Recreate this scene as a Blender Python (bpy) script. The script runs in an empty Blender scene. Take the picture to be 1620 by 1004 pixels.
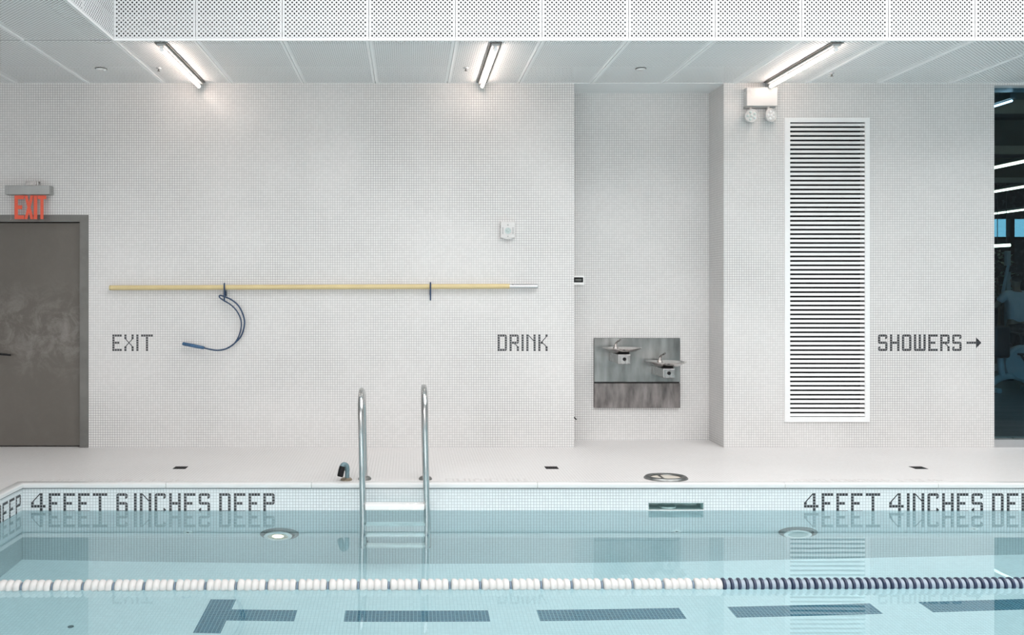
import bpy, bmesh, math, random
from mathutils import Vector, Matrix
random.seed(7)
S = bpy.context.scene
COL = S.collection
PI = math.pi

# ------------------------------------------------------------------ camera, light, exposure
F, VX, VY = 1440.0, 645.0, 462.0          # focal length in pixels, vanishing point of the depth lines
SKY = 4.45                                # strength of the overcast sky overhead
EYE = 1.47                                # eye height over the pool deck
D = 8.62                                  # tiled wall
DN = 9.05                                 # back of the drinking niche
YP = 7.00                                 # pool wall
WL = -0.2057                              # water level
ZC = 3.446                                # soffit height
YF = 7.148                                # perforated fascia
XF = -2.309                               # corner of the fascia

cam = bpy.data.cameras.new('camera')
camo = bpy.data.objects.new('camera', cam)
COL.objects.link(camo)
cam.sensor_fit = 'HORIZONTAL'
cam.sensor_width = 36.0
cam.lens = F / 1620 * 36.0
cam.shift_x = (810 - VX) / 1620
cam.shift_y = -(502 - VY) / 1620
cam.clip_start = 0.05
camo.location = (0, 0, EYE)
camo.rotation_euler = (PI / 2, 0, 0)
S.camera = camo

w = bpy.data.worlds.new('world')
S.world = w
w.use_nodes = True
bg = w.node_tree.nodes['Background']
bg.inputs[0].default_value = (1.0, 0.985, 0.985, 1)
# overcast sky: somewhat brighter overhead than at the horizon
_nt = w.node_tree
_tc = _nt.nodes.new('ShaderNodeTexCoord')
_sp = _nt.nodes.new('ShaderNodeSeparateXYZ')
_mr = _nt.nodes.new('ShaderNodeMapRange')
_nt.links.new(_tc.outputs['Generated'], _sp.inputs[0])
_nt.links.new(_sp.outputs[2], _mr.inputs[0])
for _i, _v in ((1, -.05), (2, 1.0), (3, SKY * .86), (4, SKY)):
    _mr.inputs[_i].default_value = _v
_nt.links.new(_mr.outputs[0], bg.inputs[1])

S.view_settings.view_transform = 'Standard'
S.view_settings.look = 'None'
S.view_settings.gamma = 1.0
S.view_settings.use_curve_mapping = False
S.view_settings.exposure = 0.0
S.cycles.use_denoising = True
S.cycles.max_bounces = 18
S.cycles.diffuse_bounces = 10
S.cycles.glossy_bounces = 5
S.cycles.transmission_bounces = 8
S.cycles.transparent_max_bounces = 24
S.cycles.caustics_refractive = True
S.cycles.caustics_reflective = True
S.cycles.blur_glossy = 0.3
S.cycles.sample_clamp_indirect = 6.0


def portal(name, loc, rot, sx, sy):
    l = bpy.data.lights.new(name, 'AREA')
    l.shape = 'RECTANGLE'
    l.size, l.size_y = sx, sy
    l.cycles.is_portal = True
    o = bpy.data.objects.new(name, l)
    o.location, o.rotation_euler = loc, rot
    COL.objects.link(o)


WINX0, WINX1, WINZ0, WINZ1, WINY = -9.8, 5.0, 0.3, 5.4, -7.8      # the window wall across the hall
portal('window_daylight', ((WINX0 + WINX1) / 2, WINY - .02, (WINZ0 + WINZ1) / 2), (PI / 2, 0, 0), WINX1 - WINX0, WINZ1 - WINZ0)
SKX0, SKX1, SKY0, SKY1, ZH = -1.2, 8.6, 0.0, 6.2, 5.6              # the skylight over the pool
portal('skylight_daylight', ((SKX0 + SKX1) / 2, (SKY0 + SKY1) / 2, ZH + .12), (0, 0, 0), SKX1 - SKX0, SKY1 - SKY0)


# ------------------------------------------------------------------ pixel helpers
def P(px, py, Y=D):
    return Vector(((px - VX) * Y / F, Y, EYE - (py - VY) * Y / F))


def onz(px, py, z):
    Y = F * (EYE - z) / (py - VY)
    return Vector(((px - VX) * Y / F, Y, z))


# ------------------------------------------------------------------ materials
def new_mat(name):
    m = bpy.data.materials.new(name)
    m.use_nodes = True
    nt = m.node_tree
    b = nt.nodes['Principled BSDF']
    return m, nt, b


def N(nt, t, **kw):
    n = nt.nodes.new(t)
    for k, v in kw.items():
        if k == 'ins':
            for i, x in v.items():
                if isinstance(x, bpy.types.NodeSocket):
                    nt.links.new(x, n.inputs[i])
                else:
                    n.inputs[i].default_value = x
        else:
            setattr(n, k, v)
    return n


def M_(nt, op, a, b=0.0, c=0.0):
    n = N(nt, 'ShaderNodeMath', operation=op, ins={0: a, 1: b, 2: c})
    return n.outputs[0]


def rgb(c):
    return (c[0], c[1], c[2], 1)


def mixc(nt, fac, a, b):
    n = N(nt, 'ShaderNodeMix', data_type='RGBA')
    for i, x in ((0, fac), (6, a), (7, b)):
        if isinstance(x, bpy.types.NodeSocket):
            nt.links.new(x, n.inputs[i])
        else:
            n.inputs[i].default_value = x
    return n.outputs[2]


def plain(name, col, rough=.5, metal=0.0, var=.06, scale=8.0, spec=.5, stretch=(1, 1, 1), bump=0.0):
    m, nt, b = new_mat(name)
    tc = N(nt, 'ShaderNodeTexCoord')
    mp = N(nt, 'ShaderNodeMapping', ins={0: tc.outputs['Object'], 3: stretch})
    no = N(nt, 'ShaderNodeTexNoise', ins={'Vector': mp.outputs[0], 'Scale': scale, 'Detail': 5.0})
    lo = tuple(max(0, x * (1 - var)) for x in col)
    hi = tuple(min(1, x * (1 + var)) for x in col)
    rm = N(nt, 'ShaderNodeMapRange', ins={0: no.outputs[0], 1: .3, 2: .7})
    nt.links.new(mixc(nt, rm.outputs[0], rgb(lo), rgb(hi)), b.inputs['Base Color'])
    r2 = N(nt, 'ShaderNodeMapRange', ins={0: no.outputs[0], 1: .3, 2: .7, 3: max(0, rough - .06), 4: rough + .06})
    nt.links.new(r2.outputs[0], b.inputs['Roughness'])
    b.inputs['Metallic'].default_value = metal
    b.inputs['Specular IOR Level'].default_value = spec
    if bump:
        bp = N(nt, 'ShaderNodeBump', ins={'Strength': bump, 'Height': no.outputs[0], 'Distance': .002})
        nt.links.new(bp.outputs[0], b.inputs['Normal'])
    return m


def emit(name, col, st):
    m, nt, b = new_mat(name)
    b.inputs['Base Color'].default_value = rgb(col)
    b.inputs['Emission Color'].default_value = rgb(col)
    b.inputs['Emission Strength'].default_value = st
    return m


def tile(name, tc, gc, pitch, gw, off=(0, 0, 0), var=.03, rough=.22, spec=.4, fade=.5, dirt=None):
    """square mosaic on the world grid; the axis along the face normal carries no joint"""
    m, nt, b = new_mat(name)
    ge = N(nt, 'ShaderNodeNewGeometry')
    sub = N(nt, 'ShaderNodeVectorMath', operation='SUBTRACT', ins={0: ge.outputs['Position'], 1: off})
    sc = N(nt, 'ShaderNodeVectorMath', operation='SCALE', ins={0: sub.outputs[0], 3: 1 / pitch})
    fl = N(nt, 'ShaderNodeVectorMath', operation='FLOOR', ins={0: sc.outputs[0]})
    sx = N(nt, 'ShaderNodeSeparateXYZ', ins={0: sc.outputs[0]})
    an = N(nt, 'ShaderNodeVectorMath', operation='ABSOLUTE', ins={0: ge.outputs['True Normal']})
    sn = N(nt, 'ShaderNodeSeparateXYZ', ins={0: an.outputs[0]})
    tot = None
    for i in range(3):
        fr = M_(nt, 'FRACT', sx.outputs[i])
        ln = M_(nt, 'LESS_THAN', fr, gw)
        ok = M_(nt, 'LESS_THAN', sn.outputs[i], .5)
        v = M_(nt, 'MULTIPLY', ln, ok)
        tot = v if tot is None else M_(nt, 'MAXIMUM', tot, v)
    wn = N(nt, 'ShaderNodeTexWhiteNoise', ins={'Vector': fl.outputs[0]})
    big = N(nt, 'ShaderNodeTexNoise', ins={'Vector': ge.outputs['Position'], 'Scale': 1.1, 'Detail': 4.0})
    bm_ = N(nt, 'ShaderNodeMapRange', ins={0: big.outputs[0], 1: .35, 2: .65, 3: 1.0, 4: 1 - fade})
    g = M_(nt, 'MULTIPLY', tot, bm_.outputs[0])
    lo = tuple(x * (1 - var) for x in tc)
    hi = tuple(min(1, x * (1 + var)) for x in tc)
    base = mixc(nt, wn.outputs[0], rgb(lo), rgb(hi))
    if dirt:
        dn = N(nt, 'ShaderNodeTexNoise', ins={'Vector': ge.outputs['Position'], 'Scale': dirt[0], 'Detail': 6.0})
        dm = N(nt, 'ShaderNodeMapRange', ins={0: dn.outputs[0], 1: .5, 2: .8, 3: 0.0, 4: dirt[1]})
        base = mixc(nt, dm.outputs[0], base, rgb(dirt[2]))
    nt.links.new(mixc(nt, g, base, rgb(gc)), b.inputs['Base Color'])
    rr = N(nt, 'ShaderNodeMapRange', ins={0: tot, 3: rough, 4: .8})
    nt.links.new(rr.outputs[0], b.inputs['Roughness'])
    b.inputs['Specular IOR Level'].default_value = spec
    return m


PW = 3.785 / 167.05                       # mosaic pitch of the wall
PP = 4.649 * YP / F                       # mosaic pitch of the pool wall
WX0, WZ0 = P(177.6, 528.7).x, P(177.6, 528.7).z
QX0 = (49 - VX) * YP / F
QZ0 = EYE - (779.6 - VY) * YP / F
T_WALL = tile('wall_mosaic', (.685, .675, .665), (.27, .27, .27), PW, .15, (WX0, D + .003, WZ0), var=.03)
T_POOL = tile('pool_mosaic', (.72, .765, .78), (.33, .37, .38), PP, .15, (QX0, YP + .003, QZ0), var=.03, fade=.3)
T_DECK = tile('deck_mosaic', (.70, .685, .677), (.53, .515, .505), .0252, .12, (0, .003, .013), var=.02, rough=.4, spec=.25, fade=.9,
              dirt=(2.2, .25, (.60, .575, .555)))
T_FLOOR = tile('pool_floor_mosaic', (.88, .91, .92), (.62, .70, .72), .0252, .14, (.011, .007, .013), var=.03)
DARK_T = plain('dark_tile', (.035, .037, .042), .3, var=.3, scale=60)
GREY_T = plain('faded_tile', (.60, .58, .57), .5, var=.1, scale=60)
STRIPE = tile('lane_stripe_mosaic', (.06, .16, .235), (.26, .42, .48), .0252, .2, (.011, .007, .013), var=.15, fade=.2)
WHITE = plain('white_paint', (.78, .79, .79), .45, var=.02)
WHITE_G = plain('white_plastic', (.84, .84, .83), .25, var=.02)
COPE = plain('glazed_coping', (.72, .725, .72), .18, var=.02, scale=3)
STEEL = plain('brushed_steel', (.43, .42, .41), .24, 1.0, .12, 30, stretch=(1, 1, .15))
STEEL_D = plain('stained_steel', (.225, .235, .23), .34, 1.0, .3, 6, stretch=(2, 2, .5))
STEEL_S = plain('scaled_steel', (.20, .185, .18), .5, .8, .5, 9, stretch=(2, 2, .5))
CHROME = plain('polished_steel', (.56, .57, .57), .13, 1.0, .04)
ALU = plain('aluminium', (.60, .61, .62), .3, .9, .05)
BLACK = plain('black_rubber', (.012, .012, .013), .6, spec=.2)
DARKGAP = plain('dark_recess', (.02, .02, .021), .8)
YELLOW = plain('yellow_fibreglass', (.64, .52, .275), .4, var=.06, scale=5)
BLUE = plain('blue_coated_wire', (.018, .05, .11), .4, var=.1)
BLUE_H = plain('blue_grip', (.035, .10, .20), .5, var=.2, scale=20)
GREY_H = plain('grey_metal_box', (.34, .35, .345), .4, .6, .08)
FRAME_D = plain('door_frame_steel', (.16, .16, .15), .45, .6, .15, 6)


def door_mat():
    m, nt, b = new_mat('scuffed_steel_door')
    tc = N(nt, 'ShaderNodeTexCoord')
    n1 = N(nt, 'ShaderNodeTexNoise', ins={'Vector': tc.outputs['Object'], 'Scale': 5.0, 'Detail': 12.0, 'Roughness': .78, 'Distortion': .5})
    n2 = N(nt, 'ShaderNodeTexNoise', ins={'Vector': tc.outputs['Object'], 'Scale': 1.1, 'Detail': 3.0})
    sep = N(nt, 'ShaderNodeSeparateXYZ', ins={0: tc.outputs['Object']})
    # scuffs gather round the middle of the leaf, where hands and carts strike it
    zz = M_(nt, 'ABSOLUTE', M_(nt, 'ADD', sep.outputs[2], -.02))
    band = N(nt, 'ShaderNodeMapRange', ins={0: zz, 1: .15, 2: .5, 3: 1.0, 4: 0.1})
    sc = N(nt, 'ShaderNodeMapRange', ins={0: n1.outputs[0], 1: .45, 2: .72, 3: 0.0, 4: .55})
    base = mixc(nt, n2.outputs[0], rgb((.105, .095, .083)), rgb((.15, .138, .122)))
    nt.links.new(mixc(nt, M_(nt, 'MULTIPLY', band.outputs[0], sc.outputs[0]), base, rgb((.36, .345, .325))), b.inputs['Base Color'])
    b.inputs['Metallic'].default_value = .35
    b.inputs['Roughness'].default_value = .5
    return m


DOOR = door_mat()


def perforated(name, col):
    """white sheet with a staggered grid of round holes cut through; holes stay clear of the panel's rim"""
    m, nt, b = new_mat(name)
    b.inputs['Base Color'].default_value = rgb(col)
    b.inputs['Roughness'].default_value = .45
    uv = N(nt, 'ShaderNodeUVMap', uv_map='plate')
    sp = N(nt, 'ShaderNodeSeparateXYZ', ins={0: uv.outputs[0]})
    p = .0348
    best = None
    for o in (0.0, .5):
        du = M_(nt, 'SUBTRACT', M_(nt, 'FRACT', M_(nt, 'ADD', M_(nt, 'DIVIDE', sp.outputs[0], p), o + .5)), .5)
        dv = M_(nt, 'SUBTRACT', M_(nt, 'FRACT', M_(nt, 'ADD', M_(nt, 'DIVIDE', sp.outputs[1], p), o + .5)), .5)
        d2 = M_(nt, 'ADD', M_(nt, 'MULTIPLY', du, du), M_(nt, 'MULTIPLY', dv, dv))
        best = d2 if best is None else M_(nt, 'MINIMUM', best, d2)
    hole = M_(nt, 'LESS_THAN', best, (.0072 / p) ** 2)
    at = N(nt, 'ShaderNodeUVMap', uv_map='rim')
    s2 = N(nt, 'ShaderNodeSeparateXYZ', ins={0: at.outputs[0]})
    # rim map: distance in metres from the two nearest edges
    inn = M_(nt, 'MULTIPLY', M_(nt, 'GREATER_THAN', s2.outputs[0], .012), M_(nt, 'GREATER_THAN', s2.outputs[1], .012))
    hole = M_(nt, 'MULTIPLY', hole, inn)
    tr = N(nt, 'ShaderNodeBsdfTransparent')
    mx = N(nt, 'ShaderNodeMixShader', ins={0: hole, 1: b.outputs[0], 2: tr.outputs[0]})
    nt.links.new(mx.outputs[0], nt.nodes['Material Output'].inputs[0])
    return m


PERF = perforated('perforated_fascia', (.685, .695, .70))
PERF_C = perforated('perforated_soffit', (.93, .935, .935))  # same sheet as the fascia, with missing soffit light added to its colour


def water_mat():
    m, nt, b = new_mat('pool_water')
    nt.nodes.remove(b)
    ge = N(nt, 'ShaderNodeNewGeometry')
    mp = N(nt, 'ShaderNodeMapping', ins={0: ge.outputs['Position'], 3: (1.0, 2.6, 1)})
    n1 = N(nt, 'ShaderNodeTexNoise', ins={'Vector': mp.outputs[0], 'Scale': 2.4, 'Detail': 3.0})
    n2 = N(nt, 'ShaderNodeTexNoise', ins={'Vector': ge.outputs['Position'], 'Scale': .55, 'Detail': 1.0})
    amp = N(nt, 'ShaderNodeMapRange', ins={0: n2.outputs[0], 1: .4, 2: .7, 3: .0008, 4: .0032})
    c = N(nt, 'ShaderNodeVectorMath', operation='SUBTRACT', ins={0: n1.outputs[1], 1: (.5, .5, .5)})
    c2 = N(nt, 'ShaderNodeVectorMath', operation='MULTIPLY', ins={0: c.outputs[0], 1: (1, 1, 0)})
    c3 = N(nt, 'ShaderNodeVectorMath', operation='SCALE', ins={0: c2.outputs[0], 3: amp.outputs[0]})
    ad = N(nt, 'ShaderNodeVectorMath', operation='ADD', ins={0: ge.outputs['Normal'], 1: c3.outputs[0]})
    nn = N(nt, 'ShaderNodeVectorMath', operation='NORMALIZE', ins={0: ad.outputs[0]})
    fr = N(nt, 'ShaderNodeFresnel', ins={0: 1.333, 1: nn.outputs[0]})
    re = N(nt, 'ShaderNodeBsdfRefraction', ins={0: (.81, .975, 1.0, 1), 1: 0.0, 2: 1.333, 3: nn.outputs[0]})
    gl = N(nt, 'ShaderNodeBsdfGlossy', ins={0: (1, 1, 1, 1), 'Roughness': 0.0, 'Normal': nn.outputs[0]})
    mx = N(nt, 'ShaderNodeMixShader', ins={0: fr.outputs[0], 1: re.outputs[0], 2: gl.outputs[0]})
    nt.links.new(mx.outputs[0], nt.nodes['Material Output'].inputs[0])
    return m


WATER = water_mat()


def glass_mat(name, tint, ior=1.5):
    m, nt, b = new_mat(name)
    nt.nodes.remove(b)
    fr = N(nt, 'ShaderNodeFresnel', ins={0: ior})
    tr = N(nt, 'ShaderNodeBsdfTransparent', ins={0: rgb(tint)})
    gl = N(nt, 'ShaderNodeBsdfGlossy', ins={0: (1, 1, 1, 1), 'Roughness': 0.0})
    mx = N(nt, 'ShaderNodeMixShader', ins={0: fr.outputs[0], 1: tr.outputs[0], 2: gl.outputs[0]})
    nt.links.new(mx.outputs[0], nt.nodes['Material Output'].inputs[0])
    return m


GLASS_B = glass_mat('blue_tinted_glass', (.57, .76, .85), 1.28)
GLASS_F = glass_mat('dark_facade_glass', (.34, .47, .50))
ACRYL = glass_mat('clear_acrylic', (.985, .965, .965), 1.3)
RED = plain('red_letter', (.72, .095, .045), .4, var=.05)
TUBE = emit('lit_tube', (1.0, .81, .71), 24.0)
GYM_TUBE = emit('gym_tube', (1.0, .76, .52), 7.5)
GYM_COOL = emit('gym_cool_tube', (.9, .95, 1.0), 5.0)
POOL_LAMP = emit('lit_pool_lamp', (1.0, .74, .46), 3.2)
CHAN = plain('grey_channel_paint', (.38, .38, .375), .5, var=.03)
EMBOX = plain('offwhite_casing', (.62, .61, .60), .3, var=.02)
BASIN = plain('basin_steel', (.62, .60, .585), .22, 1.0, .03)
LENS = plain('clear_lens', (.50, .58, .57), .12, var=.1)


# ------------------------------------------------------------------ mesh helpers
def box(bm, x0, x1, y0, y1, z0, z1):
    vs = [bm.verts.new(v) for v in ((x0, y0, z0), (x1, y0, z0), (x1, y1, z0), (x0, y1, z0), (x0, y0, z1), (x1, y0, z1), (x1, y1, z1), (x0, y1, z1))]
    for f in ((0, 3, 2, 1), (4, 5, 6, 7), (0, 1, 5, 4), (1, 2, 6, 5), (2, 3, 7, 6), (3, 0, 4, 7)):
        bm.faces.new([vs[i] for i in f])
    return vs


def quad(bm, *pts):
    return bm.faces.new([bm.verts.new(p) for p in pts])


def rbox(bm, x0, x1, y0, y1, z0, z1, r=.006, seg=2):
    t = bmesh.new()
    box(t, x0, x1, y0, y1, z0, z1)
    bmesh.ops.bevel(t, geom=t.edges[:], offset=r, segments=seg, profile=.5, affect='EDGES')
    me = bpy.data.meshes.new('t')
    t.to_mesh(me)
    t.free()
    bm.from_mesh(me)
    bpy.data.meshes.remove(me)


def tube(bm, pts, r, n=12, closed=False, caps=True):
    pts = [Vector(p) for p in pts]
    m = len(pts)
    rr = r if isinstance(r, (list, tuple)) else [r] * m
    rings = []
    up = None
    for i, p in enumerate(pts):
        a = pts[i - 1] if (i or closed) else p
        b = pts[(i + 1) % m] if (i < m - 1 or closed) else p
        t = (b - a).normalized()
        if up is None:
            up = Vector((0, 0, 1)) if abs(t.z) < .9 else Vector((1, 0, 0))
        s = t.cross(up).normalized()
        up = s.cross(t).normalized()
        rings.append([bm.verts.new(p + (s * math.cos(2 * PI * k / n) + up * math.sin(2 * PI * k / n)) * rr[i]) for k in range(n)])
    for i in range(m if closed else m - 1):
        A, B = rings[i], rings[(i + 1) % m]
        for k in range(n):
            bm.faces.new((A[k], A[(k + 1) % n], B[(k + 1) % n], B[k]))
    if caps and not closed:
        bm.faces.new(rings[0][::-1])
        bm.faces.new(rings[-1])


def smooth(pts, k=6):
    """Catmull-Rom through the points"""
    pts = [Vector(p) for p in pts]
    out = []
    for i in range(len(pts) - 1):
        p0, p1, p2, p3 = pts[max(i - 1, 0)], pts[i], pts[i + 1], pts[min(i + 2, len(pts) - 1)]
        for j in range(k):
            t = j / k
            out.append(.5 * (2 * p1 + (p2 - p0) * t + (2 * p0 - 5 * p1 + 4 * p2 - p3) * t * t + (3 * p1 - p0 - 3 * p2 + p3) * t ** 3))
    out.append(pts[-1])
    return out


def lathe(bm, prof, c, axis='z', n=32, sx=1.0, sy=1.0, caps=True):
    """prof: (radius, height) pairs; revolved round an axis through c"""
    c = Vector(c)
    rings = []
    for r, h in prof:
        ring = []
        for k in range(n):
            a = 2 * PI * k / n
            u, v = r * math.cos(a) * sx, r * math.sin(a) * sy
            p = {'z': (u, v, h), 'y': (u, h, v), 'x': (h, u, v)}[axis]
            ring.append(bm.verts.new(c + Vector(p)))
        rings.append(ring)
    for A, B in zip(rings, rings[1:]):
        for k in range(n):
            bm.faces.new((A[k], A[(k + 1) % n], B[(k + 1) % n], B[k]))
    if caps:
        bm.faces.new(rings[0][::-1])
        bm.faces.new(rings[-1])


def prism(bm, poly, y0, y1):
    """polygon in (x, z) extruded along y"""
    a = [bm.verts.new((x, y0, z)) for x, z in poly]
    b = [bm.verts.new((x, y1, z)) for x, z in poly]
    n = len(poly)
    bm.faces.new(a)
    bm.faces.new(b[::-1])
    for i in range(n):
        bm.faces.new((a[i], b[i], b[(i + 1) % n], a[(i + 1) % n]))


def wpos(o):
    v = Vector((0, 0, 0))
    while o:
        v += o.location
        o = o.parent
    return v


def obj(name, bm, mat, parent=None, label=None, cat=None, group=None, kind=None, sm=False, pivot=None, recalc=True):
    if recalc:
        bmesh.ops.recalc_face_normals(bm, faces=bm.faces[:])
    cs = [v.co for v in bm.verts]
    lo = Vector((min(c.x for c in cs), min(c.y for c in cs), min(c.z for c in cs)))
    hi = Vector((max(c.x for c in cs), max(c.y for c in cs), max(c.z for c in cs)))
    piv = Vector(pivot) if pivot is not None else (lo + hi) / 2
    bmesh.ops.translate(bm, verts=bm.verts[:], vec=-piv)
    me = bpy.data.meshes.new(name)
    bm.to_mesh(me)
    bm.free()
    if sm:
        for p in me.polygons:
            p.use_smooth = True
        me.set_sharp_from_angle(angle=math.radians(38))
    for mm in (mat if isinstance(mat, (list, tuple)) else [mat]):
        me.materials.append(mm)
    o = bpy.data.objects.new(name, me)
    COL.objects.link(o)
    if parent:
        o.parent = parent
        o.location = piv - wpos(parent)
    else:
        o.location = piv
    tag(o, label, cat, group, kind)
    return o


def tag(o, label=None, cat=None, group=None, kind=None):
    if label:
        o['label'] = label
    if cat:
        o['category'] = cat
    if group:
        o['group'] = group
    if kind:
        o['kind'] = kind
    return o


def thing(name, label, cat, loc, group=None):
    o = bpy.data.objects.new(name, None)
    o.empty_display_size = .05
    o.location = loc
    COL.objects.link(o)
    return tag(o, label, cat, group)


def struct(name, bm, mat, parent=None, **k):
    return obj(name, bm, mat, parent, kind=None if parent else 'structure', **k)


B = bmesh.new

# ------------------------------------------------------------------ the setting: room shell
RX0, RX1, RY0 = -10.0, 13.0, -8.0
NX0, NX1 = P(908, 0).x, P(1145, 0).x                       # niche
GX0, GX1 = P(1573, 0).x, 9.4                               # glazing towards the gym
DX0, DX1, DZ1 = P(-40, 0).x, P(140, 0).x, P(0, 340).z      # door opening
LX0, LX1, LZ0, LZ1 = P(1246, 0).x, P(1369, 0).x, P(0, 662).z, P(0, 191).z
TOP = 3.62
b = B()
box(b, RX0, DX0, D, D + .45, -.02, TOP)
box(b, DX0, DX1, D, D + .45, DZ1, TOP)
box(b, DX1, NX0, D, D + .45, -.02, TOP)
struct('wall_back_left', b, T_WALL)
b = B()
box(b, NX0 - .0, NX1 + .0, DN, DN + .12, -.02, TOP)
struct('wall_back_niche', b, T_WALL)
b = B()
box(b, NX1, LX0, D, D + .45, -.02, TOP)
box(b, LX0, LX1, D, D + .45, -.02, LZ0)
box(b, LX0, LX1, D, D + .45, LZ1, TOP)
box(b, LX1, GX0, D, D + .30, -.02, TOP)
box(b, GX1, RX1, D, D + .30, -.02, TOP)
box(b, GX0, GX1, D, D + .30, ZC - .02, TOP)
struct('wall_back_right', b, T_WALL)

b = B()
box(b, RX0 - .2, RX0, RY0, D + .4, -.02, ZH + .2)
struct('wall_left', b, T_WALL)
b = B()
box(b, RX1, RX1 + .2, RY0, D + .4, -.02, ZH + .2)
struct('wall_right', b, T_WALL)
b = B()
box(b, RX0, WINX0, RY0, WINY, -.02, ZH + .2)
box(b, WINX1, RX1, RY0, WINY, -.02, ZH + .2)
box(b, WINX0, WINX1, RY0, WINY, -.02, WINZ0)
box(b, WINX0, WINX1, RY0, WINY, WINZ1, ZH + .2)
struct('wall_front', b, T_WALL)
b = B()
for i in range(11):
    x = WINX0 + (WINX1 - WINX0) * i / 10
    box(b, x - .03, x + .03, WINY - .1, WINY, WINZ0, WINZ1)
box(b, WINX0, WINX1, WINY - .1, WINY, 2.9, 2.96)
struct('window_2', b, FRAME_D)

# pool deck
CW = .055                                                   # width of the coping
PX0, PX1, PY0 = (35 - VX) * YP / F, 12.0, .55
b = B()
box(b, RX0, RX1, YP + CW, DN + .1, -.12, 0)
box(b, RX0, PX0 - CW, RY0, YP + CW, -.12, 0)
box(b, PX1 + CW, RX1, RY0, YP + CW, -.12, 0)
box(b, PX0 - CW, PX1 + CW, RY0, PY0 - CW, -.12, 0)
struct('floor', b, T_DECK)

# glazed coping round the pool, with a rounded nose and open joints between the stones
prof = [(-.008, -.034), (-.013, -.030), (-.015, -.018), (-.014, -.004), (-.010, .0), (-.003, .003), (.010, .0045), (CW - .006, .0045), (CW, .003), (CW, -.0335), (0, -.0335)]


def sweep(bm, a, c, out):
    """coping stone from a to c along one pool edge; out points away from the water"""
    ra = [bm.verts.new((a[0] + out[0] * u + out[2] * u, a[1] + out[1] * u + out[3] * u, z)) for u, z in prof]
    rc = [bm.verts.new((c[0] + out[0] * u + out[4] * u, c[1] + out[1] * u + out[5] * u, z)) for u, z in prof]
    n = len(prof)
    for i in range(n):
        bm.faces.new((ra[i], ra[(i + 1) % n], rc[(i + 1) % n], rc[i]))
    bm.faces.new(ra[::-1])
    bm.faces.new(rc)


b = B()
js = [PX0] + [(x - VX) * YP / F for x in (263, 493, 850, 1241, 1483)] + [5.2, 6.4, 7.6, 8.8, 10.0, 11.2, PX1]
g = .0015
for i in range(len(js) - 1):
    first, last = i == 0, i == len(js) - 2
    sweep(b, (js[i] + (0 if first else g), YP), (js[i + 1] - (0 if last else g), YP), (0, 1, -1 if first else 0, 0, 1 if last else 0, 0))
sweep(b, (PX0, PY0), (PX0, YP), (-1, 0, 0, -1, 0, 1))
sweep(b, (PX1, PY0), (PX1, YP), (1, 0, 0, -1, 0, 1))
sweep(b, (PX0, PY0), (PX1, PY0), (0, -1, -1, 0, 1, 0))
cop = struct('trim_1', b, COPE, sm=True)
b = B()
box(b, PX0, PX1, YP - .0015, YP + .01, -.041, -.0335)
box(b, PX0 - .01, PX0 + .0015, PY0, YP, -.041, -.0335)
obj('grout_joint', b, plain('dark_grout', (.13, .14, .145), .8), cop)

# pool basin
DEP = 1.335
ZB = WL - DEP
SX0, SX1 = (1026 - VX) * YP / F, (1113 - VX) * YP / F        # skimmer mouth
SZ1, SZ0 = EYE - (795 - VY) * YP / F, WL + .001
ZT = -.034
b = B()
box(b, PX0 - .2, SX0, YP, YP + .2, ZB - .1, ZT)
box(b, SX1, PX1 + .2, YP, YP + .2, ZB - .1, ZT)
box(b, SX0, SX1, YP, YP + .2, ZB - .1, SZ0)
box(b, SX0, SX1, YP, YP + .2, SZ1, ZT)
struct('wall_pool_back', b, T_POOL)
b = B()
box(b, PX0 - .2, PX0, PY0 - .2, YP, ZB - .1, ZT)
struct('wall_pool_left', b, T_POOL)
b = B()
box(b, PX1, PX1 + .2, PY0 - .2, YP, ZB - .1, ZT)
struct('wall_pool_right', b, T_POOL)
b = B()
box(b, PX0, PX1, PY0 - .2, PY0, ZB - .1, ZT)
struct('wall_pool_front', b, T_POOL)
b = B()
box(b, PX0 - .2, PX1 + .2, PY0 - .2, YP + .2, ZB - .2, ZB)
struct('floor_pool', b, T_FLOOR)
b = B()
quad(b, (PX0, PY0, WL), (PX1, PY0, WL), (PX1, YP, WL), (PX0, YP, WL))
obj('pool_water', b, WATER, recalc=False, label='clear still blue water filling the swimming pool', cat='water', kind='stuff')

# ------------------------------------------------------------------ ceilings
PW_ = .680


def panel(name, parent, x0, x1, a0, a1, plane, at, off=None):
    """one thin perforated sheet; plane 'xz' hangs at y=at, 'xy' lies at z=at, 'yz' hangs at x=at"""
    bm = B()
    uv = bm.loops.layers.uv.new('plate')
    ur = bm.loops.layers.uv.new('rim')
    mx = .027

    def pos(u, v):
        return {'xz': (u, at, v), 'xy': (u, v, at), 'yz': (at, u, v)}[plane]
    # centre part and four strips so that the rim map stays linear
    us = [x0, x0 + mx, x1 - mx, x1]
    vs_ = [a0, a0 + mx, a1 - mx, a1]
    grid = [[bm.verts.new(pos(u, v)) for v in vs_] for u in us]
    ox, oy = off if off else (x0 + mx, a0 + mx)
    co = {}
    for i in range(4):
        for j in range(4):
            co[grid[i][j]] = (us[i] - ox, vs_[j] - oy, mx if i in (1, 2) else 0, mx if j in (1, 2) else 0)
    for i in range(3):
        for j in range(3):
            f = bm.faces.new((grid[i][j], grid[i + 1][j], grid[i + 1][j + 1], grid[i][j + 1]))
            for l in f.loops:
                c = co[l.vert]
                l[uv].uv = (c[0], c[1])
                l[ur].uv = (c[2], c[3])
    # turned-down rim gives the sheet its thickness
    o = obj(name, bm, PERF_C if plane == 'xy' else PERF, parent)
    so = o.modifiers.new('thickness', 'SOLIDIFY')
    so.thickness = .0012
    so.offset = 0
    return o


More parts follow.
